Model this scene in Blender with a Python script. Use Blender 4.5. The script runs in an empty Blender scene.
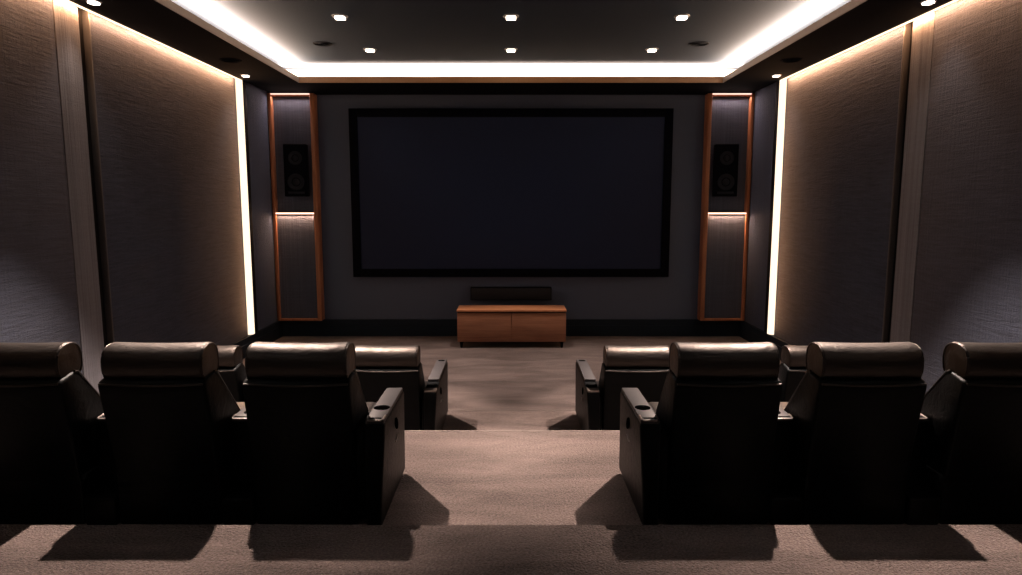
import bpy, bmesh, math, random
from mathutils import Vector, Matrix

random.seed(4)
S = bpy.context.scene
C = S.collection
PI = math.pi

# ------------------------------------------------------------------ sizes (metres, main floor z = 0, camera at y = 0)
CAM_Z = 2.4
W = 4.21            # half width of the room
YF = 11.9           # screen wall
YB = -2.6           # wall behind the camera
ZS = 4.3            # underside of the soffit
ZC = 4.70           # ceiling inside the tray
XI, YI = 3.36, 10.77  # inner edge of the soffit
T1, T2, T3 = 0.09, 0.60, 0.80      # heights of the tiers
E1, E2, E3 = 7.22, 5.09, 3.14      # front edges of the tiers

# ------------------------------------------------------------------ material helpers
def new_mat(name):
    m = bpy.data.materials.new(name); m.use_nodes = True
    n = m.node_tree.nodes; l = m.node_tree.links
    return m, n, l, n['Principled BSDF']

def plain(name, col, rough=0.5, metal=0.0, spec=0.5, emis=None, es=0.0):
    m, n, l, b = new_mat(name)
    b.inputs['Base Color'].default_value = (*col, 1)
    b.inputs['Roughness'].default_value = rough
    b.inputs['Metallic'].default_value = metal
    b.inputs['Specular IOR Level'].default_value = spec
    if emis:
        b.inputs['Emission Color'].default_value = (*emis, 1)
        b.inputs['Emission Strength'].default_value = es
    return m

def mapped(n, l, scale, kind='Object', rot=(0, 0, 0)):
    tc = n.new('ShaderNodeTexCoord'); mp = n.new('ShaderNodeMapping')
    mp.inputs['Scale'].default_value = scale
    mp.inputs['Rotation'].default_value = rot
    l.new(tc.outputs[kind], mp.inputs['Vector'])
    return mp.outputs['Vector']

def noise(n, l, vec, scale=1, detail=4, rough=0.6, dist=0.0):
    t = n.new('ShaderNodeTexNoise')
    t.inputs['Scale'].default_value = scale
    t.inputs['Detail'].default_value = detail
    t.inputs['Roughness'].default_value = rough
    t.inputs['Distortion'].default_value = dist
    l.new(vec, t.inputs['Vector'])
    return t.outputs['Fac']

def ramp(n, l, fac, stops):
    r = n.new('ShaderNodeValToRGB')
    e = r.color_ramp.elements
    e[0].position, e[0].color = stops[0][0], (*stops[0][1], 1)
    e[1].position, e[1].color = stops[-1][0], (*stops[-1][1], 1)
    for p, c in stops[1:-1]:
        k = e.new(p); k.color = (*c, 1)
    l.new(fac, r.inputs['Fac'])
    return r.outputs['Color']

def mathn(n, l, op, a, b):
    t = n.new('ShaderNodeMath'); t.operation = op
    for i, v in enumerate((a, b)):
        if isinstance(v, (int, float)): t.inputs[i].default_value = v
        else: l.new(v, t.inputs[i])
    return t.outputs[0]

def bump(n, l, b, h, strength, dist=0.01):
    t = n.new('ShaderNodeBump')
    t.inputs['Strength'].default_value = strength
    t.inputs['Distance'].default_value = dist
    l.new(h, t.inputs['Height']); l.new(t.outputs['Normal'], b.inputs['Normal'])

def scale3(c, k): return tuple(v * k for v in c)

def carpet_mat():
    m, n, l, b = new_mat('carpet')
    fine = noise(n, l, mapped(n, l, (75, 75, 75)), 1, 3, 0.7)
    loop = n.new('ShaderNodeTexVoronoi'); loop.inputs['Scale'].default_value = 1
    l.new(mapped(n, l, (95, 95, 95)), loop.inputs['Vector'])
    broad = noise(n, l, mapped(n, l, (1.0, 3.5, 1.0)), 1, 4, 0.6, 0.6)
    mix = mathn(n, l, 'ADD', mathn(n, l, 'MULTIPLY', fine, 0.62), mathn(n, l, 'MULTIPLY', broad, 0.46))
    col = ramp(n, l, mix, [(0.38, (0.065, 0.051, 0.047)), (0.54, (0.172, 0.137, 0.125)), (0.74, (0.34, 0.27, 0.245))])
    l.new(col, b.inputs['Base Color'])
    b.inputs['Roughness'].default_value = 0.95
    b.inputs['Specular IOR Level'].default_value = 0.1
    b.inputs['Sheen Weight'].default_value = 0.15
    h = mathn(n, l, 'SUBTRACT', fine, mathn(n, l, 'MULTIPLY', loop.outputs['Distance'], 0.8))
    bump(n, l, b, h, 0.7, 0.02)
    return m

def fabric_mat(name, base, horiz=0.5, contrast=0.5):
    # woven wall cloth: fine slubs, running mostly sideways and partly up and down
    m, n, l, b = new_mat(name)
    hz = noise(n, l, mapped(n, l, (3.2, 3.2, 42)), 1, 5, 0.7, 0.5)
    vt = noise(n, l, mapped(n, l, (38, 38, 0.6)), 1, 4, 0.65)
    gr = noise(n, l, mapped(n, l, (70, 70, 90)), 1, 2, 0.5)
    mix = mathn(n, l, 'ADD', mathn(n, l, 'MULTIPLY', hz, horiz), mathn(n, l, 'MULTIPLY', vt, 0.85 - horiz))
    mix = mathn(n, l, 'ADD', mix, mathn(n, l, 'MULTIPLY', gr, 0.15))
    col = ramp(n, l, mix, [(0.28, scale3(base, 1 - contrast)), (0.72, scale3(base, 1 + contrast))])
    l.new(col, b.inputs['Base Color'])
    b.inputs['Roughness'].default_value = 0.85
    b.inputs['Specular IOR Level'].default_value = 0.2
    b.inputs['Sheen Weight'].default_value = 0.1
    bump(n, l, b, mix, 0.75, 0.025)
    return m

def leather_mat(name, col, rough=0.36, spec=0.5, tint=(.84, .97, 1.0, 1)):
    m, n, l, b = new_mat(name)
    b.inputs['Base Color'].default_value = (*col, 1)
    g = noise(n, l, mapped(n, l, (160, 160, 160)), 1, 2, 0.5)
    wr = noise(n, l, mapped(n, l, (9, 16, 14)), 1, 4, 0.6, 1.2)
    h = mathn(n, l, 'ADD', mathn(n, l, 'MULTIPLY', g, 0.10), mathn(n, l, 'MULTIPLY', wr, 0.9))
    bump(n, l, b, h, 0.28, 0.02)
    r = mathn(n, l, 'ADD', mathn(n, l, 'MULTIPLY', wr, 0.16), rough - 0.08)
    l.new(r, b.inputs['Roughness'])
    b.inputs['Specular IOR Level'].default_value = spec
    b.inputs['Specular Tint'].default_value = tint
    return m

def wood_mat(name, dark, light, axis='X', rough=0.42):
    m, n, l, b = new_mat(name)
    sc = {'X': (1.1, 22, 22), 'Z': (24, 24, 1.0)}[axis]
    a = noise(n, l, mapped(n, l, sc), 1, 6, 0.65, 0.5)
    f = noise(n, l, mapped(n, l, tuple(v * 4 for v in sc)), 1, 3, 0.6)
    mix = mathn(n, l, 'ADD', mathn(n, l, 'MULTIPLY', a, 0.75), mathn(n, l, 'MULTIPLY', f, 0.25))
    col = ramp(n, l, mix, [(0.30, dark), (0.68, light)])
    l.new(col, b.inputs['Base Color'])
    b.inputs['Roughness'].default_value = rough
    bump(n, l, b, mix, 0.10, 0.005)
    return m

def paint_mat(name, col, rough=0.7, spec=0.3):
    m, n, l, b = new_mat(name)
    a = noise(n, l, mapped(n, l, (60, 60, 60)), 1, 3, 0.6)
    l.new(ramp(n, l, a, [(0.3, scale3(col, 0.93)), (0.7, scale3(col, 1.07))]), b.inputs['Base Color'])
    b.inputs['Roughness'].default_value = rough
    b.inputs['Specular IOR Level'].default_value = spec
    bump(n, l, b, a, 0.05, 0.003)
    return m

def glow_mat(name, col, strength):
    m = bpy.data.materials.new(name); m.use_nodes = True
    n = m.node_tree.nodes; l = m.node_tree.links
    n.remove(n['Principled BSDF'])
    e = n.new('ShaderNodeEmission')
    e.inputs['Color'].default_value = (*col, 1); e.inputs['Strength'].default_value = strength
    l.new(e.outputs[0], n['Material Output'].inputs['Surface'])
    return m

def grille_mat(name, col, cell=230):
    m, n, l, b = new_mat(name)
    v = n.new('ShaderNodeTexVoronoi'); v.inputs['Scale'].default_value = 1
    l.new(mapped(n, l, (cell, cell, cell)), v.inputs['Vector'])
    l.new(ramp(n, l, v.outputs['Distance'], [(0.2, scale3(col, 0.4)), (0.6, scale3(col, 1.3))]), b.inputs['Base Color'])
    b.inputs['Roughness'].default_value = 0.7
    return m

WARM = (1.0, 0.46, 0.21)
M = dict(
    carpet=carpet_mat(),
    panel=fabric_mat('panel_fabric', (0.046, 0.059, 0.094), 0.68),
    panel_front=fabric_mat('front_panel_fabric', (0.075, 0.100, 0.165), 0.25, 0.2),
    panel_lit=fabric_mat('lit_strip_fabric', (0.20, 0.205, 0.235), 0.2, 0.3),
    alcove=fabric_mat('alcove_fabric', (0.085, 0.098, 0.135), 0.35, 0.25),
    wall=paint_mat('front_wall_paint', (0.100, 0.128, 0.190), 0.75),
    wall_side=paint_mat('side_wall_paint', (0.07, 0.07, 0.075), 0.8),
    ceiling=paint_mat('ceiling_paint', (0.019, 0.028, 0.044), 0.95, 0.03),
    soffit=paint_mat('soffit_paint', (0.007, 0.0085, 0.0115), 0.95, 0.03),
    lip=paint_mat('lip_paint', (0.42, 0.38, 0.36), 0.55),
    lip_far_lit=paint_mat('lip_far_lit_paint', (0.40, 0.23, 0.12), 0.5),  # far lip only: warm light on it put into the colour
    nosing=plain('step_nosing', (0.20, 0.17, 0.155), 0.8, 0, .2),
    cove=paint_mat('cove_paint', (0.30, 0.30, 0.31), 0.7),
    baseboard=paint_mat('baseboard_paint', (0.015, 0.025, 0.038), 0.6, 0.15),
    channel=plain('channel_black', (0.004, 0.004, 0.0045), 0.7, 0, .2),
    channel_edge=plain('channel_edge_metal', (0.07, 0.07, 0.075), 0.5, 0.3),
    frame=plain('screen_frame_black', (0.002, 0.0025, 0.006), 0.7, 0, 0.05),
    screen=paint_mat('screen_fabric', (0.016, 0.026, 0.062), 0.6, 0.2),
    black=plain('matte_black', (0.0025, 0.003, 0.006), 0.7, 0, .08),
    cone=plain('speaker_cone', (0.024, 0.026, 0.034), 0.7, 0, .1),
    rubber=plain('speaker_rubber', (0.012, 0.012, 0.014), 0.4),
    grille=grille_mat('speaker_grille', (0.012, 0.014, 0.018)),
    copper=wood_mat('copper_toned_wood', (0.30, 0.11, 0.05), (0.58, 0.24, 0.115), 'Z', 0.4),
    oak=wood_mat('cabinet_wood', (0.22, 0.088, 0.045), (0.46, 0.205, 0.11), 'X', 0.42),
    oak_lit=wood_mat('cabinet_wood_lit_top', (0.42, 0.17, 0.075), (0.66, 0.29, 0.135), 'X', 0.38),  # same wood as the doors, lightened for the light falling on the top
    leather=leather_mat('black_leather', (0.0035, 0.004, 0.005), 0.46, 0.85, (1, .88, .78, 1)),
    leather_dull=leather_mat('black_leather_back', (0.0022, 0.0025, 0.0032), 0.48, 0.17),
    armtop=plain('armrest_top', (0.046, 0.045, 0.048), 0.5, 0.0, 0.4),
    armtrim=plain('armrest_trim', (0.36, 0.31, 0.28), 0.32, 0.7),
    hole=plain('cup_hole', (0.0012, 0.0012, 0.0012), 1.0, 0, .0),
    lever=plain('lever_metal', (0.42, 0.40, 0.39), 0.4, 0.0),
    trimring=plain('downlight_trim', (0.05, 0.05, 0.055), 0.4),
    led=glow_mat('led_warm', (1.0, 0.72, 0.46), 9),
    led_wall=glow_mat('led_wall_strip', (1.0, 0.80, 0.58), 1.5),
    led_line=glow_mat('led_line', (1.0, 0.80, 0.55), 2.2),
    led_pink=glow_mat('led_niche', (1.0, 0.60, 0.50), 1.6),
    led_shelf=glow_mat('led_shelf', (1.0, 0.66, 0.50), 2.2),
    lens=glow_mat('downlight_lens', (1.0, 0.85, 0.72), 7),
)

# ------------------------------------------------------------------ geometry helpers
def add_box(bm, x0, x1, y0, y1, z0, z1, bevel=0.0, seg=2):
    r = bmesh.ops.create_cube(bm, size=1.0)
    vs = r['verts']
    bmesh.ops.scale(bm, verts=vs, vec=(x1 - x0, y1 - y0, z1 - z0))
    bmesh.ops.translate(bm, verts=vs, vec=((x0 + x1) / 2, (y0 + y1) / 2, (z0 + z1) / 2))
    if bevel > 0:
        es = list({e for v in vs for e in v.link_edges})
        bmesh.ops.bevel(bm, geom=es, offset=bevel, segments=seg, profile=0.5, affect='EDGES')
    return bm

def add_prism(bm, prof, x0, x1, bevel=0.0, seg=2):
    """profile in (y, z), extruded along x"""
    a = [bm.verts.new((x0, y, z)) for y, z in prof]
    b = [bm.verts.new((x1, y, z)) for y, z in prof]
    fs = [bm.faces.new(a), bm.faces.new(b[::-1])]
    k = len(prof)
    for i in range(k):
        fs.append(bm.faces.new((a[i], b[i], b[(i + 1) % k], a[(i + 1) % k])))
    bmesh.ops.recalc_face_normals(bm, faces=fs)
    if bevel > 0:
        es = list({e for f in fs for e in f.edges})
        bmesh.ops.bevel(bm, geom=es, offset=bevel, segments=seg, profile=0.5, affect='EDGES')
    return bm

def add_tube(bm, pts, r, seg=8, closed=False):
    pts = [Vector(p) for p in pts]; rings = []
    k = len(pts)
    for i, p in enumerate(pts):
        a = pts[(i - 1) % k] if (closed or i > 0) else p
        c = pts[(i + 1) % k] if (closed or i < k - 1) else p
        t = (c - a).normalized()
        up = Vector((0, 0, 1)) if abs(t.z) < 0.9 else Vector((1, 0, 0))
        u = t.cross(up).normalized(); v = t.cross(u).normalized()
        rings.append([bm.verts.new(p + u * (r * math.cos(2 * PI * j / seg)) + v * (r * math.sin(2 * PI * j / seg))) for j in range(seg)])
    for i in range(k if closed else k - 1):
        A, B = rings[i], rings[(i + 1) % k]
        for j in range(seg):
            bm.faces.new((A[j], A[(j + 1) % seg], B[(j + 1) % seg], B[j]))
    if not closed:
        bm.faces.new(rings[0][::-1]); bm.faces.new(rings[-1])
    bmesh.ops.recalc_face_normals(bm, faces=bm.faces[:])
    return bm

def add_lathe(bm, prof, origin, axis='Z', seg=32, sx=1.0, sy=1.0, power=2.0):
    """prof: list of (r, h); revolved about axis through origin; power > 2 squares the section off"""
    o = Vector(origin); rings = []
    for r, h in prof:
        ring = []
        for j in range(seg):
            t = 2 * PI * j / seg
            c, s = math.cos(t), math.sin(t)
            if power != 2.0:
                c = math.copysign(abs(c) ** (2 / power), c); s = math.copysign(abs(s) ** (2 / power), s)
            a, b = r * c * sx, r * s * sy
            p = {'Z': (a, b, h), 'X': (h, a, b), 'Y': (a, h, b)}[axis]
            ring.append(bm.verts.new(o + Vector(p)))
        rings.append(ring)
    for A, B in zip(rings, rings[1:]):
        for j in range(seg):
            bm.faces.new((A[j], A[(j + 1) % seg], B[(j + 1) % seg], B[j]))
    bm.faces.new(rings[0][::-1]); bm.faces.new(rings[-1])
    bmesh.ops.recalc_face_normals(bm, faces=bm.faces[:])
    return bm

def obj(name, bm, mat, parent=None, smooth=False, angle=40):
    me = bpy.data.meshes.new(name)
    bm.normal_update()
    bm.to_mesh(me); bm.free()
    mats = mat if isinstance(mat, (list, tuple)) else [mat]
    for k in mats: me.materials.append(k)
    o = bpy.data.objects.new(name, me); C.objects.link(o)
    if smooth:
        me.polygons.foreach_set('use_smooth', [True] * len(me.polygons))
        try: me.set_sharp_from_angle(angle=math.radians(angle))
        except Exception: pass
    if parent: o.parent = parent
    return o

def box(name, dims, mat, parent=None, bevel=0.0, seg=2):
    bm = bmesh.new(); add_box(bm, *dims, bevel=bevel, seg=seg)
    return obj(name, bm, mat, parent, smooth=bevel > 0)

def struct(o):
    o['kind'] = 'structure'; return o

def thing(name, label, cat, loc=(0, 0, 0), rz=0.0, group=None):
    o = bpy.data.objects.new(name, None); C.objects.link(o)
    o.empty_display_size = 0.1
    o.location = loc; o.rotation_euler = (0, 0, rz)
    o['label'] = label; o['category'] = cat
    if group: o['group'] = group
    return o

def tag(o, label, cat, group=None):
    o['label'] = label; o['category'] = cat
    if group: o['group'] = group
    return o

def dup(root, loc, label, group=None):
    r = root.copy(); C.objects.link(r); r.location = loc; r['label'] = label
    if group: r['group'] = group
    for ch in list(root.children):
        c = ch.copy(); C.objects.link(c); c.parent = r
        for g in list(ch.children):
            d = g.copy(); C.objects.link(d); d.parent = c
    return r

def area(name, loc, rot, sx, sy, power, col, parent=None, spread=PI):
    L = bpy.data.lights.new(name, 'AREA'); L.shape = 'RECTANGLE'
    L.size, L.size_y = sx, sy; L.energy = power; L.color = col; L.spread = spread
    o = bpy.data.objects.new(name, L); C.objects.link(o)
    o.location = loc; o.rotation_euler = rot
    if parent: o.parent = parent
    return o

def spot(name, loc, target, power, col, angle, blend, radius=0.05, parent=None):
    L = bpy.data.lights.new(name, 'SPOT'); L.energy = power; L.color = col
    L.spot_size = math.radians(angle); L.spot_blend = blend; L.shadow_soft_size = radius
    o = bpy.data.objects.new(name, L); C.objects.link(o)
    o.location = loc
    o.rotation_euler = (Vector(target) - Vector(loc)).to_track_quat('-Z', 'Y').to_euler()
    return o

# ------------------------------------------------------------------ the room
bm = bmesh.new()
add_prism(bm, [(YB, -0.1), (YF + 0.1, -0.1), (YF + 0.1, 0), (E1, 0), (E1, T1), (E2, T1), (E2, T2), (E3, T2), (E3, T3), (YB, T3)],
          -W, W)
struct(obj('floor', bm, M['carpet']))

for k, (e, z) in enumerate(((E1, T1), (E2, T2))):      # thin rounded edging of each step
    struct(box('trim_%d' % (10 + k), (-W + .04, W - .04, e - .022, e + .006, z - .012, z + .004), M['nosing'], bevel=.003))
struct(box('wall_front', (-W - .1, W + .1, YF, YF + .12, 0, ZC + .1), M['wall']))
struct(box('wall_back', (-W - .1, W + .1, YB - .12, YB, 0, ZC + .1), M['wall_side']))
WX = W + 0.07            # the bare wall behind the cloth panels
struct(box('wall_left', (-WX - .12, -WX, YB, YF, 0, ZC + .1), M['wall_side']))
struct(box('wall_right', (WX, WX + .12, YB, YF, 0, ZC + .1), M['wall_side']))
struct(box('ceiling', (-WX - .1, WX + .1, YB - .1, YF + .1, ZC + .022, ZC + .15), M['ceiling']))

# soffit: a dropped U of three boards with a pale lip towards the raised middle
SO = W - 0.055           # outer edge of the soffit: a slot stays open along each side wall
bm = bmesh.new()
add_box(bm, -SO, -XI, YB, YF, ZS, ZS + .05)
add_box(bm, XI, SO, YB, YF, ZS, ZS + .05)
add_box(bm, -XI, XI, YI, YF, ZS, ZS + .05)
add_box(bm, -W + .001, -SO, YB, YF, ZS + .02, ZS + .05)
add_box(bm, SO, W - .001, YB, YF, ZS + .02, ZS + .05)
struct(obj('trim_1', bm, M['soffit']))
bm = bmesh.new()
LT = ZS + .085
add_box(bm, -XI - .02, -XI + .012, YB, YI + .02, ZS + .004, LT)
add_box(bm, XI - .012, XI + .02, YB, YI + .02, ZS + .004, LT)
# a second small bead on the lip
add_box(bm, -XI - .05, -XI - .02, YB, YI + .05, ZS + .05, LT + .02)
add_box(bm, XI + .02, XI + .05, YB, YI + .05, ZS + .05, LT + .02)
add_box(bm, -XI - .02, XI + .02, YI + .02, YI + .05, ZS + .05, LT + .02)
struct(obj('trim_2', bm, M['lip']))
struct(box('trim_9', (-XI + .012, XI - .012, YI - .012, YI + .02, ZS + .004, LT + .01), M['lip_far_lit']))
# upstands that close the cove at the back of the soffit, between its board and the ceiling
bm = bmesh.new()
add_box(bm, -SO + .02, -SO + .06, YB, YF, ZS + .05, ZC + .022)
add_box(bm, SO - .06, SO - .02, YB, YF, ZS + .05, ZC + .022)
add_box(bm, -SO + .06, SO - .06, YF - .04, YF, ZS + .05, ZC + .022)
struct(obj('trim_3', bm, M['cove']))

# baseboards
def base_front():
    bm = bmesh.new()
    add_box(bm, -W, W, YF - .03, YF, 0, .20)
    add_box(bm, -W, W, YF - .022, YF, .20, .31, bevel=.006)
    return bm
struct(obj('baseboard_front', base_front(), M['baseboard']))
for s, nm in ((-1, 'left'), (1, 'right')):
    bm = bmesh.new()
    for y0, y1, z in ((E1, YF - .03, 0), (E2, E1, T1), (E3, E2, T2), (YB, E3, T3)):
        xa, xb = sorted((s * (W - .035), s * (W - .0005)))
        add_box(bm, xa, xb, y0, y1, z, z + .20)
        xa, xb = sorted((s * (W - .025), s * (W - .0005)))
        add_box(bm, xa, xb, y0, y1, z + .20, z + .30, bevel=.006)
    xa, xb = sorted((s * (W - .0005), s * WX))
    add_box(bm, xa, xb, YB, YF - .03, 0, .30)      # plinth under the cloth panels
    struct(obj('baseboard_' + nm, bm, M['baseboard']))

# ------------------------------------------------------------------ side walls: cloth panels, channels, light strips
def side_wall(s, nm, gap):
    g0, g1 = gap
    def sp(name, y0, y1, mat, label, cat, thick=.07, z1=ZS + .03, z0=None, bev=.012, group=None):
        xa, xb = sorted((s * (WX - .001), s * (WX - thick)))
        zz = z0 if z0 is not None else .30
        bm = bmesh.new(); add_box(bm, xa, xb, y0, y1, zz, z1, bevel=bev)
        o = obj(name, bm, mat, smooth=True)
        return tag(o, label, cat, group) if label else o
    # panel nearest the camera, standing on the tiers
    sp('acoustic_panel', YB + .02, g0 - .36, M['panel'],
       f'tall dark grey cloth panel on the {nm} wall, nearest the viewer', 'wall panel')
    # a slightly bowed cloth fillet, its colour lightened for the light it catches
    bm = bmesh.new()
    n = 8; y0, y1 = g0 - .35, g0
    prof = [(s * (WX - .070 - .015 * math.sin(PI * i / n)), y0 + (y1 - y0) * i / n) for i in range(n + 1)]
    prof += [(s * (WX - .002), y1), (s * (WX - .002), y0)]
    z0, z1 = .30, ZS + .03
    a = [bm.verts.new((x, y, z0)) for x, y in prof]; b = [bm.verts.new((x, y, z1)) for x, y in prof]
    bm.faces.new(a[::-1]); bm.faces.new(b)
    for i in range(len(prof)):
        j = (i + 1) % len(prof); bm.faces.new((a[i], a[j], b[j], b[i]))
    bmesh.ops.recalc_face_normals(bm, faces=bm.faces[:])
    tag(obj('fabric_strip', bm, M['panel_lit'], smooth=True, angle=50),
        f'narrow upright cloth strip, paler as if lit, edging the dark channel on the {nm} wall', 'wall strip')
    # dark channel with a thin bright far edge
    xa, xb = sorted((s * (WX - .02), s * WX))
    ch = box('trim_4' if s < 0 else 'trim_5', (xa, xb, g0, g1 - .02, .30, ZS + .28), M['channel'])
    struct(ch)
    xa, xb = sorted((s * (WX - .085), s * WX))
    struct(box('trim_6' if s < 0 else 'trim_7', (xa, xb, g1 - .022, g1, .30, ZS + .2), M['channel_edge'], bevel=.004))
    # middle panel up to the light strip
    sp('acoustic_panel', g1, 10.40, M['panel'],
       f'dark grey cloth panel on the {nm} wall between dark channel and upright light strip', 'wall panel')
    # upright light strip: half-round diffuser
    t = thing('light_strip', f'bright warm white upright light strip on the {nm} wall, floor to soffit', 'light strip', (s * (WX - .002), 10.53, 0))
    bm = bmesh.new(); n = 8
    prof = [(-s * (.055 + .06 * math.sin(PI * i / n)), -.075 * math.cos(PI * i / n)) for i in range(n + 1)]
    prof += [(0, .075), (0, -.075)]
    a = [bm.verts.new((x, y, .31)) for x, y in prof]; b = [bm.verts.new((x, y, ZS + .2)) for x, y in prof]
    bm.faces.new(a[::-1]); bm.faces.new(b)
    for i in range(len(prof)):
        j = (i + 1) % len(prof); bm.faces.new((a[i], a[j], b[j], b[i]))
    bmesh.ops.recalc_face_normals(bm, faces=bm.faces[:])
    obj('diffuser', bm, M['led_wall'], t, smooth=True)
    box('housing', tuple(sorted((-s * .10, 0))) + (.080, .19, .31, ZS + .2), M['channel'], t, bevel=.004)
    area('strip_light', (s * (WX - .105), 10.43, 2.35), (PI / 2, 0, PI - s * 1.0), .02, 3.9, 18, WARM)
    # panel between the strip and the corner
    sp('acoustic_panel', 10.74, YF - .03, M['panel_front'],
       f'blue-grey cloth panel in the front corner of the {nm} wall, beyond the light strip', 'wall panel')
    # light strip in the slot along the top of the wall
    t = thing('light_rail', f'long warm light strip hidden along the top of the {nm} wall above the soffit slot', 'light strip', (s * (W - .034), 0, ZS - .010))
    box('diffuser', (-.011, .011, YB + .1, 10.40, 0, .012), M['led_line'], t)
    box('housing', tuple(sorted((-s * .0213, s * .014))) + (YB + .1, 10.40, .0125, .0301), M['channel'], t)
    area('wall_wash_light', (s * (W - .066), 4.3, ZS - .020), (0, -s * 1.4, 0), .03, 12.0, WASH, WARM)

WASH = 155
side_wall(-1, 'left', (6.70, 6.86))
side_wall(1, 'right', (7.20, 7.34))

COVE, COVEC = 175, (1.0, .66, .43)
# ------------------------------------------------------------------ cove light strips on top of the soffit
for s, nm in ((-1, 'left'), (1, 'right')):
    t = thing('light_strip', f'warm light strip lying in the {nm} ceiling cove behind the pale lip', 'light strip', (s * (XI + .34), 0, ZS + .05))
    box('diffuser', (-.03, .03, YB + .2, YI + .1, 0, .03), M['led'], t)
    area('cove_light', (s * (XI + .30), 4.55, ZS + .27), (0, PI - s * 0.1, 0), .06, 13.9, COVE * 13.9, COVEC)
t = thing('light_strip', 'warm light strip lying in the ceiling cove above the screen', 'light strip', (0, YI + .62, ZS + .05))
box('diffuser', (-XI - .1, XI + .1, -.03, .03, 0, .03), M['led'], t)
area('cove_light', (0, YI + .76, ZS + .27), (PI - .35, 0, 0), 2 * XI + 1.0, .06, COVE * (2 * XI + 1.0), COVEC)

# ------------------------------------------------------------------ downlights
def downlight(loc, label, group):
    t = thing('downlight', label, 'downlight', loc, 0, group)
    bm = bmesh.new()
    add_lathe(bm, [(.062, -.002), (.066, -.014), (.082, -.012), (.098, -.006), (.10, .0)], (0, 0, 0), 'Z', 32)
    obj('trim_ring', bm, M['trimring'], t, smooth=True)
    bm = bmesh.new(); add_box(bm, -.060, .060, -.060, .060, -.017, -.0125, bevel=.02, seg=3)
    obj('lens', bm, M['lens'], t, smooth=True)
    return t
WORDS = {(-1, 0): 'near row, left', (0, 0): 'near row, middle', (1, 0): 'near row, right'}
GC = 'downlights in the raised ceiling'
first = None
for r, y in ((0, 8.58), (1, 10.34)):
    for s, side in ((-1, 'left'), (0, 'middle'), (1, 'right')):
        lab = f"small square ceiling downlight, {side} of the three {'in the row farther from' if r == 0 else 'nearest'} the screen"
        loc = (s * 2.13, y, ZC + .021)
        if first is None: first = downlight(loc, lab, GC)
        else: dup(first, loc, lab, GC)
        spot('spot_lamp', (loc[0], y, ZC - .05), (loc[0], y - (0 if r == 0 else .8), 0), (230 if r == 0 else 210) * (1 if s else (.25 if r == 0 else 1.7)), (1.0, .79, .70), (58 if s else 46) if r == 0 else 58, .6)
for s in (-1, 1):                     # the next row of the ceiling, above the top edge of the picture
    spot('spot_lamp', (s * 2.35, 7.3, ZC - .05), (s * 2.2, 6.7, 0), 860, (1.0, .76, .645), 58, .35, .04)
    spot('spot_lamp', (s * 2.40, 5.95, ZC - .05), (s * 2.25, 4.9, 0), 1900, (1.0, .76, .645), 73, .55, .04)
for s, side in ((-1, 'left'), (1, 'right')):
    for y, lab in ((6.52, f'small warm downlight in the {side} soffit by the pale cloth strip'),
                   (10.12, f'small warm downlight in the {side} soffit near the upright light strip')):
        d = dup(first, (s * 3.94, y, ZS - .001), lab, 'downlights in the soffit'); d.scale = (.7, .7, .7)
        spot('spot_lamp', (s * 3.94, y, ZS - .05), (s * 4.0, y, 0), 14, (1.0, .76, .60), 80, .8)

# round flush vents, dark, in ceiling and soffit
def vent(loc, label):
    bm = bmesh.new()
    add_lathe(bm, [(.11, -.001), (.12, -.008), (.135, -.008), (.14, 0)], (0, 0, 0), 'Z', 32)
    for k in range(4):
        add_lathe(bm, [(.025 + .025 * k, -.004), (.030 + .025 * k, -.012), (.035 + .025 * k, -.004)], (0, 0, 0), 'Z', 24)
    o = obj('ceiling_speaker', bm, M['soffit'], smooth=True); o.location = loc
    return tag(o, label, 'ceiling speaker')
vent((-2.75, 10.0, ZC + .021), 'round dark ceiling speaker at the left of the raised ceiling')
vent((2.75, 10.0, ZC + .021), 'round dark ceiling speaker at the right of the raised ceiling')
vent((-3.73, 9.09, ZS - .001), 'round dark speaker set flush in the left soffit')
vent((3.73, 9.09, ZS - .001), 'round dark speaker set flush in the right soffit')

# ------------------------------------------------------------------ wood framed speaker alcoves beside the screen
def alcove(s, side):
    xo, xi = W - .01, 3.40            # outer and inner edge (towards the screen)
    cx = (xo + xi) / 2
    t = thing('speaker_alcove', f'tall copper-toned wood framed alcove in the {side} front corner, split by a lit shelf', 'alcove', (s * cx, YF, 0))
    h = (xo - xi) / 2
    d = .20                           # depth of the frame in front of the wall
    z0, z1, zm = .315, ZS - .005, 2.235
    L = lambda a, b: tuple(sorted((s * a, s * b)))
    box('post', L(h - .055, h) + (-d, -.001, z0, z1), M['copper'], t, bevel=.006)
    box('post', L(-h, -h + .075) + (-d, -.001, z0, z1), M['copper'], t, bevel=.006)
    box('top_rail', (-h + .06, h - .06, -d + .02, -.001, z1 - .045, z1), M['copper'], t, bevel=.005)
    box('bottom_rail', (-h + .06, h - .06, -d + .005, -.001, z0, z0 + .04), M['copper'], t, bevel=.005)
    sh = box('shelf', (-h + .055, h - .055, -d + .015, -.001, zm - .02, zm + .02), M['copper'], t, bevel=.004)
    bx0, bx1 = L(-h + .075, h - .055)
    box('back_panel', (bx0, bx1, -.09, -.001, zm + .02, z1 - .045), M['alcove'], t)
    box('back_panel', (bx0, bx1, -.15, -.001, z0 + .04, zm - .02), M['alcove'], t)
    box('light_strip', (bx0, bx1, -d - .004, -d + .02, z1 - .022, z1 - .004), M['led_pink'], t)
    box('light_strip', (bx0, bx1, -d - .004, -d + .014, zm - .012, zm + .014), M['led_shelf'], t)
    # thin light line on the inner faces of the posts
    area('niche_light', (s * cx, YF - .165, z1 - .06), (-.35, 0, 0), .66, .02, 3.0, (1.0, .70, .62))
    area('niche_light', (s * cx, YF - .185, zm - .03), (-.25, 0, 0), .66, .02, 5.0, (1.0, .55, .33))
    return s * cx
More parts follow.
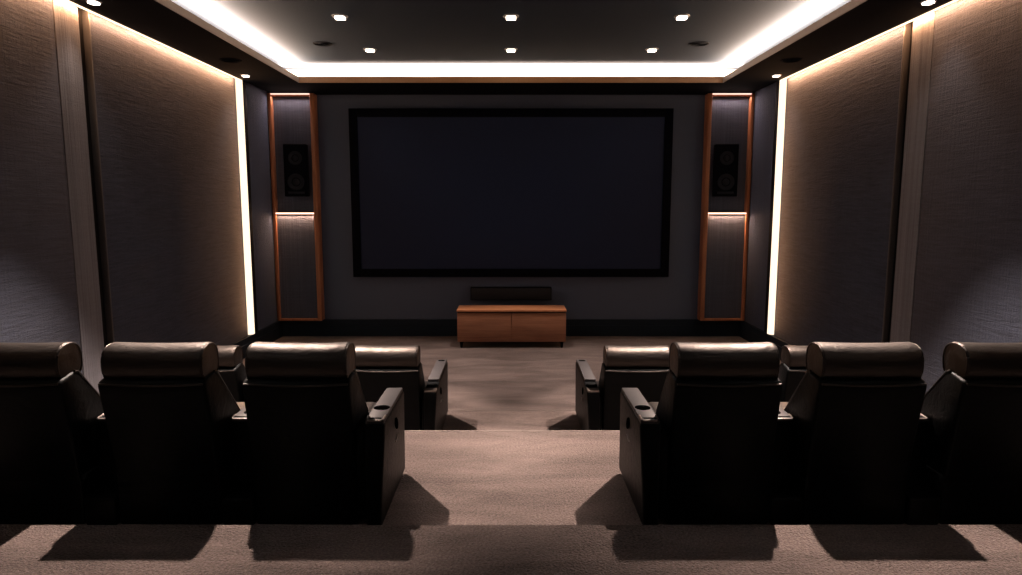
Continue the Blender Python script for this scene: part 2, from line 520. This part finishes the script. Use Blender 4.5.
for s, side in ((-1, 'left'), (1, 'right')):
    cx = alcove(s, side)
    # loudspeaker on the alcove panel, turned slightly inwards
    t = thing('loudspeaker', f'black two-cone loudspeaker mounted in the upper half of the {side} alcove', 'speaker',
              (cx - s * .04, YF - .105, 2.53), -s * .10)
    w, hh, d = .20, .90, .16
    bm = bmesh.new(); add_box(bm, -w, w, -d, -.018, 0, hh, bevel=.015, seg=3)
    obj('cabinet', bm, M['black'], t, smooth=True)
    for z, r in ((.66, .115), (.25, .14)):
        bm = bmesh.new()
        add_lathe(bm, [(r, -d + .004), (r + .006, -d - .012), (r - .012, -d - .016), (r - .028, -d - .006), (r * .45, -d + .002), (r * .35, -d - .014), (r * .12, -d - .022)], (0, 0, z), 'Y', 40)
        obj('cone', bm, M['cone'], t, smooth=True)
    box('badge', (-.14, .14, -d - .006, -d + .002, .045, .085), M['cone'], t, bevel=.002)
    box('bracket', (-.06, .06, -.02, .0, .3, .6), M['black'], t)

# ------------------------------------------------------------------ projection screen
t = thing('projection_screen', 'huge wide dark blank projection screen in a black frame on the front wall', 'screen', (0, YF, 1.10))
sw, sh, fr = 2.83, 2.95, .145
for nm, d in (('left', (-sw, -sw + fr, -.13, -.03, 0, sh)), ('right', (sw - fr, sw, -.13, -.03, 0, sh)),
              ('bottom', (-sw + fr, sw - fr, -.13, -.03, 0, fr)), ('top', (-sw + fr, sw - fr, -.13, -.03, sh - fr, sh))):
    box('frame_bar', d, M['frame'], t, bevel=.008)
box('screen_surface', (-sw + fr, sw - fr, -.105, -.06, fr, sh - fr), M['screen'], t)
box('wall_bracket', (-1.6, 1.6, -.06, 0, 1.2, 1.5), M['black'], t)

# ------------------------------------------------------------------ centre speaker under the screen
t = thing('center_speaker', 'long low black centre speaker on the wall between screen and wooden cabinet', 'speaker', (0, YF, .68))
box('cabinet', (-.73, .73, -.12, -.005, 0, .23), M['black'], t, bevel=.008)
box('grille', (-.715, .715, -.128, -.115, .012, .218), M['grille'], t, bevel=.004)

# ------------------------------------------------------------------ low wooden cabinet
t = thing('media_cabinet', 'low reddish wooden two-door cabinet standing on the carpet below the screen', 'cabinet', (0.01, 10.86, 0))
hw, zb, zt, dp = .915, .105, .65, .52
bm = bmesh.new()
add_box(bm, -hw + .012, hw - .012, .02, dp, zb, zt - .04)
obj('carcass', bm, M['oak'], t)
bm = bmesh.new(); add_box(bm, -hw, hw, -.012, dp + .005, zt - .035, zt, bevel=.006)
obj('top', bm, M['oak_lit'], t, smooth=True)
box('shadow_rail', (-hw + .015, hw - .015, .012, .03, zt - .065, zt - .035), M['channel'], t)
for a, b in ((-hw + .008, -.004), (.004, hw - .008)):
    dr = box('door', (a + (.004 if a > -.1 else 0), b - (.004 if b < .1 else 0), -.002, .02, zb + .005, zt - .055), M['oak'], t, bevel=.003)
for x in (-hw + .07, hw - .07):
    for y in (.05, dp - .05):
        bm = bmesh.new()
        add_lathe(bm, [(.018, 0), (.020, .005), (.030, zb + .002)], (x, y, 0), 'Z', 16)
        obj('foot', bm, M['black'], t, smooth=True)

# ------------------------------------------------------------------ recliners
BW = .290        # half width of the body
AW = .192        # armrest width

def headrest_bm():
    L = .270; r = .108
    prof = []
    k = 7
    prof += [(.004, -L), (r * .45, -L - .004), (r * .84, -L + .001)]
    for i in range(k + 1):
        a = PI / 2 * i / k
        prof.append((r - .014 + .014 * math.sin(a), -L + .016 - .014 * math.cos(a)))
    half = prof[:]
    prof += [(r, -L * .5), (r * 1.005, 0), (r, L * .5)]
    prof += [(q, -h) for q, h in reversed(half)]
    bm = bmesh.new(); add_lathe(bm, prof, (0, 0, 0), 'X', 40, sx=1.0, sy=1.0, power=2.3)
    # soften the long roll: pull the middle of the top down a touch as upholstered leather does
    for v in bm.verts:
        v.co.z -= .007 * math.cos(v.co.x / L * PI / 2) * (1 if v.co.z > 0 else 0)
    return bm

def piping_ring(x, r):
    pts = []
    for j in range(36):
        t = 2 * PI * j / 36
        c, s = math.cos(t), math.sin(t)
        c = math.copysign(abs(c) ** .8, c); s = math.copysign(abs(s) ** .8, s)
        pts.append((x, r * c, r * s))
    return pts

def make_arm(t, x0, x1, front, long_style, outer, shared=False):
    """armrest console between x0 and x1; outer = -1 / +1 for an open outside face, 0 for a shared console"""
    H = .70 if long_style else (.575 if shared else .65)
    r0 = .25 if shared else 0.0        # shared consoles start farther forward, between the backs
    if shared: long_style = False
    a, b = front                      # top length, bottom length
    w = x1 - x0; cx = (x0 + x1) / 2
    bm = bmesh.new()
    if long_style:
        prof = [(.0, .03), (b, .03), (b, .10), (a, H - .02), (.24, H - .02), (.16, H - .035), (.0, H - .045)]
    else:
        prof = [(r0, .03), (b, .03), (b, .10), (a, H - .02), (r0, H - .02)]
        if shared: prof = [(.10, .0), (b, .0), (b, .10), (a, H - .02), (r0, H - .02), (r0, .20), (.10, .16)]
    add_prism(bm, prof, x0, x1, bevel=.014, seg=3)
    if outer:                          # the outside face leans in a little towards the floor
        for v in bm.verts:
            if v.co.z < .3 and (v.co.x - cx) * outer > 0: v.co.x -= outer * .035
    arm = obj('armrest', bm, M['leather_dull'], t, smooth=True)
    # flat top plate with rounded outline
    def plate(y0, y1, z0, z1, mat, name, rad=.02):
        bm = bmesh.new(); add_box(bm, x0 + .006, x1 - .006, y0, y1, z0, z1, bevel=.006, seg=2)
        return obj(name, bm, mat, arm, smooth=True)
    if long_style:
        plate(.26, a - .01, H - .022, H + .004, M['armtop'], 'top_plate')
        plate(.005, .09, H - .05, H - .030, M['armtrim'], 'rear_cap')
        cy = .165
        box('charging_slot', (cx - .03, cx + .03, a - .09, a - .045, H + .0035, H + .006), M['hole'], arm, bevel=.001)
        zc = H - .030
        R = .046
    else:
        plate(r0 + .004, a - .01, H - .022, H + .002, M['armtop'], 'top_plate')
        # pale rounded rim at the rear end
        rim = bmesh.new()
        add_tube(rim, [(x0 + .012, r0 + .075, H + .001), (x0 + .012, r0 + .02, H - .001), (x0 + .025, r0 + .004, H - .004), (x1 - .025, r0 + .004, H - .004), (x1 - .012, r0 + .02, H - .001), (x1 - .012, r0 + .075, H + .001)], .006, 8)
        obj('rear_rim', rim, M['armtrim'], arm, smooth=True)
        box('storage_slot', (x0 + .024, x1 - .024, r0 + .020, r0 + .038, H + .001, H + .0035), M['hole'], arm, bevel=.001)
        cy = r0 + (.12 if shared else .215); zc = H + .0015; R = .042
    bm = bmesh.new()
    add_lathe(bm, [(R + .003, zc - .004), (R + .003, zc + .0018), (R, zc + .0022), (R - .006, zc + .0012)], (cx, cy, 0), 'Z', 28)
    obj('cup_holder', bm, M['hole'], arm, smooth=True)
    if outer:
        xf = x1 if outer > 0 else x0
        k = outer
        cyb, czb = .35, H - .135
        bm = bmesh.new()
        add_lathe(bm, [(.040, -.003 * k), (.040, .0025 * k), (.036, .004 * k)], (0, 0, 0), 'X', 28, sx=1.25, sy=.72)
        bmesh.ops.rotate(bm, verts=bm.verts[:], cent=(0, 0, 0), matrix=Matrix.Rotation(-.75, 3, 'X'))
        bmesh.ops.translate(bm, verts=bm.verts[:], vec=(xf, cyb, czb))
        o = obj('control_recess', bm, M['hole'], arm, smooth=True)
        bm = bmesh.new()
        add_tube(bm, [(xf + .004 * k, cyb - .075, czb - .085), (xf + .009 * k, cyb - .055, czb - .07), (xf + .009 * k, cyb - .035, czb - .055)], .005, 8)
        obj('recline_lever', bm, M['lever'], arm, smooth=True)
    return arm

def make_recliner(loc, label, group, arm_side, long_style=False, both=False, open_side=0):
    """origin under the rear edge of the armrests; the chair faces +y"""
    t = thing('recliner', label, 'recliner', loc, 0, group)
    fr = (1.05, 1.38) if long_style else (.64, .84)
    # backrest: leaning wedge, broad top edge, narrowing a little downwards
    bm = bmesh.new()
    prof = [(.005, .835), (.02, .862), (.13, .885), (.17, .872), (.45, .56), (.48, .34), (.44, .12), (.13, .12), (.09, .40)]
    add_prism(bm, prof, -BW, BW, bevel=.018, seg=3)
    for v in bm.verts:
        k = max(0.0, (.86 - v.co.z)) / .74
        v.co.x *= 1.0 - .02 * k
        # top edge dips in the middle
        if v.co.z > .80: v.co.z -= .010 * math.cos(v.co.x / BW * PI / 2)
    back = obj('backrest', bm, M['leather_dull'], t, smooth=True)
    # seam piping along the rear top edge
    bm = bmesh.new()
    pts = [(-BW + .012 + (2 * BW - .024) * i / 16, .001 + .006, .846 - .010 * math.cos((i / 8 - 1) * PI / 2)) for i in range(17)]
    add_tube(bm, pts, .006, 8)
    obj('piping', bm, M['leather'], back, smooth=True)
    for sx in (-1, 1):
        bm = bmesh.new()
        add_tube(bm, [(sx * (BW - .006), .135, .886), (sx * (BW - .006), .165, .878), (sx * (BW - .009), .445, .565), (sx * (BW - .012), .477, .36)], .006, 8)
        obj('piping', bm, M['leather'], back, smooth=True)
    hr = obj('headrest', headrest_bm(), M['leather'], t, smooth=True, angle=50)
    hr.location = (0, .130, .940)
    for sx in (-1, 1):
        bm = bmesh.new(); add_tube(bm, piping_ring(sx * .267, .099), .0055, 8, closed=True)
        obj('piping', bm, M['leather'], hr, smooth=True)
    bm = bmesh.new(); add_box(bm, -BW + .03, BW - .03, .36, .96 if not long_style else 1.10, .30, .47, bevel=.05, seg=4)
    obj('seat', bm, M['leather'], t, smooth=True)
    bm = bmesh.new(); add_box(bm, -BW + .002, BW - .002, .11, .90 if not long_style else 1.05, .0, .30, bevel=.015)
    obj('base', bm, M['leather_dull'], t, smooth=True)
    bm = bmesh.new(); f0 = .905 if not long_style else 1.055
    add_box(bm, -BW + .03, BW - .03, f0, f0 + .09, .05, .44, bevel=.035, seg=4)
    obj('footrest', bm, M['leather'], t, smooth=True)
    s = arm_side                       # +1: armrest on the +x side
    g = .004
    if open_side:                      # free-standing arm on the aisle
        o0, o1 = (.322, .434) if long_style else (.360, .474)
        xa, xb = sorted((s * o0, s * o1))
        make_arm(t, xa, xb, fr, long_style, s)
        xa, xb = sorted((s * (BW + .001), s * (o0 - .001)))
        box('side_panel', (xa, xb, .10, .60, .04, .56), M['leather_dull'], t, bevel=.01)
    else:                              # console shared with the neighbour
        xa, xb = sorted((s * (BW + .006), s * (BW + AW - .006)))
        make_arm(t, xa, xb, fr, long_style, 0, shared=True)
    if both:
        xa, xb = sorted((-s * (BW + .006), -s * (BW + .125)))
        make_arm(t, xa, xb, fr, long_style, -s)
    return t

ROWS = ((3.42, T2, False, 'back', 'recliners of the back row', 1.150, .772), (5.69, T1, True, 'front', 'recliners of the front row', 1.115, .812))
for y, z, long_style, row, grp, X0, P in ROWS:
    for s, side in ((-1, 'left'), (1, 'right')):
        dx = .015 if s > 0 else 0
        for k in range(3):
            place = ['the one beside the aisle',
                     'the middle of three',
                     'the one nearest the wall'][k]
            lab = f'black leather recliner in the {row} row {side} of the aisle, {place}'
            t = make_recliner((s * (X0 + k * P) + dx, y, z), lab, grp, -s, long_style, both=(k == 2), open_side=(k == 0))
            if long_style: t.scale.x = 1.05      # the front row is a touch broader

# ------------------------------------------------------------------ camera
cam = bpy.data.cameras.new('camera'); co = bpy.data.objects.new('camera', cam); C.objects.link(co)
cam.sensor_width = 36.0
cam.lens = 36.0 * 660 / 1022
cam.clip_start = .05
co.location = (0, 0, CAM_Z)
co.rotation_euler = (PI / 2 - math.atan2(83.5, 660), 0, 0)
S.camera = co

# ------------------------------------------------------------------ world and view
w = bpy.data.worlds.new('world'); S.world = w; w.use_nodes = True
w.node_tree.nodes['Background'].inputs['Color'].default_value = (.5, .55, .7, 1)
w.node_tree.nodes['Background'].inputs['Strength'].default_value = .02
S.view_settings.view_transform = 'Standard'
S.view_settings.look = 'None'
S.view_settings.exposure = 0.14
S.cycles.use_denoising = True
S.cycles.max_bounces = 6
S.cycles.sample_clamp_indirect = 4
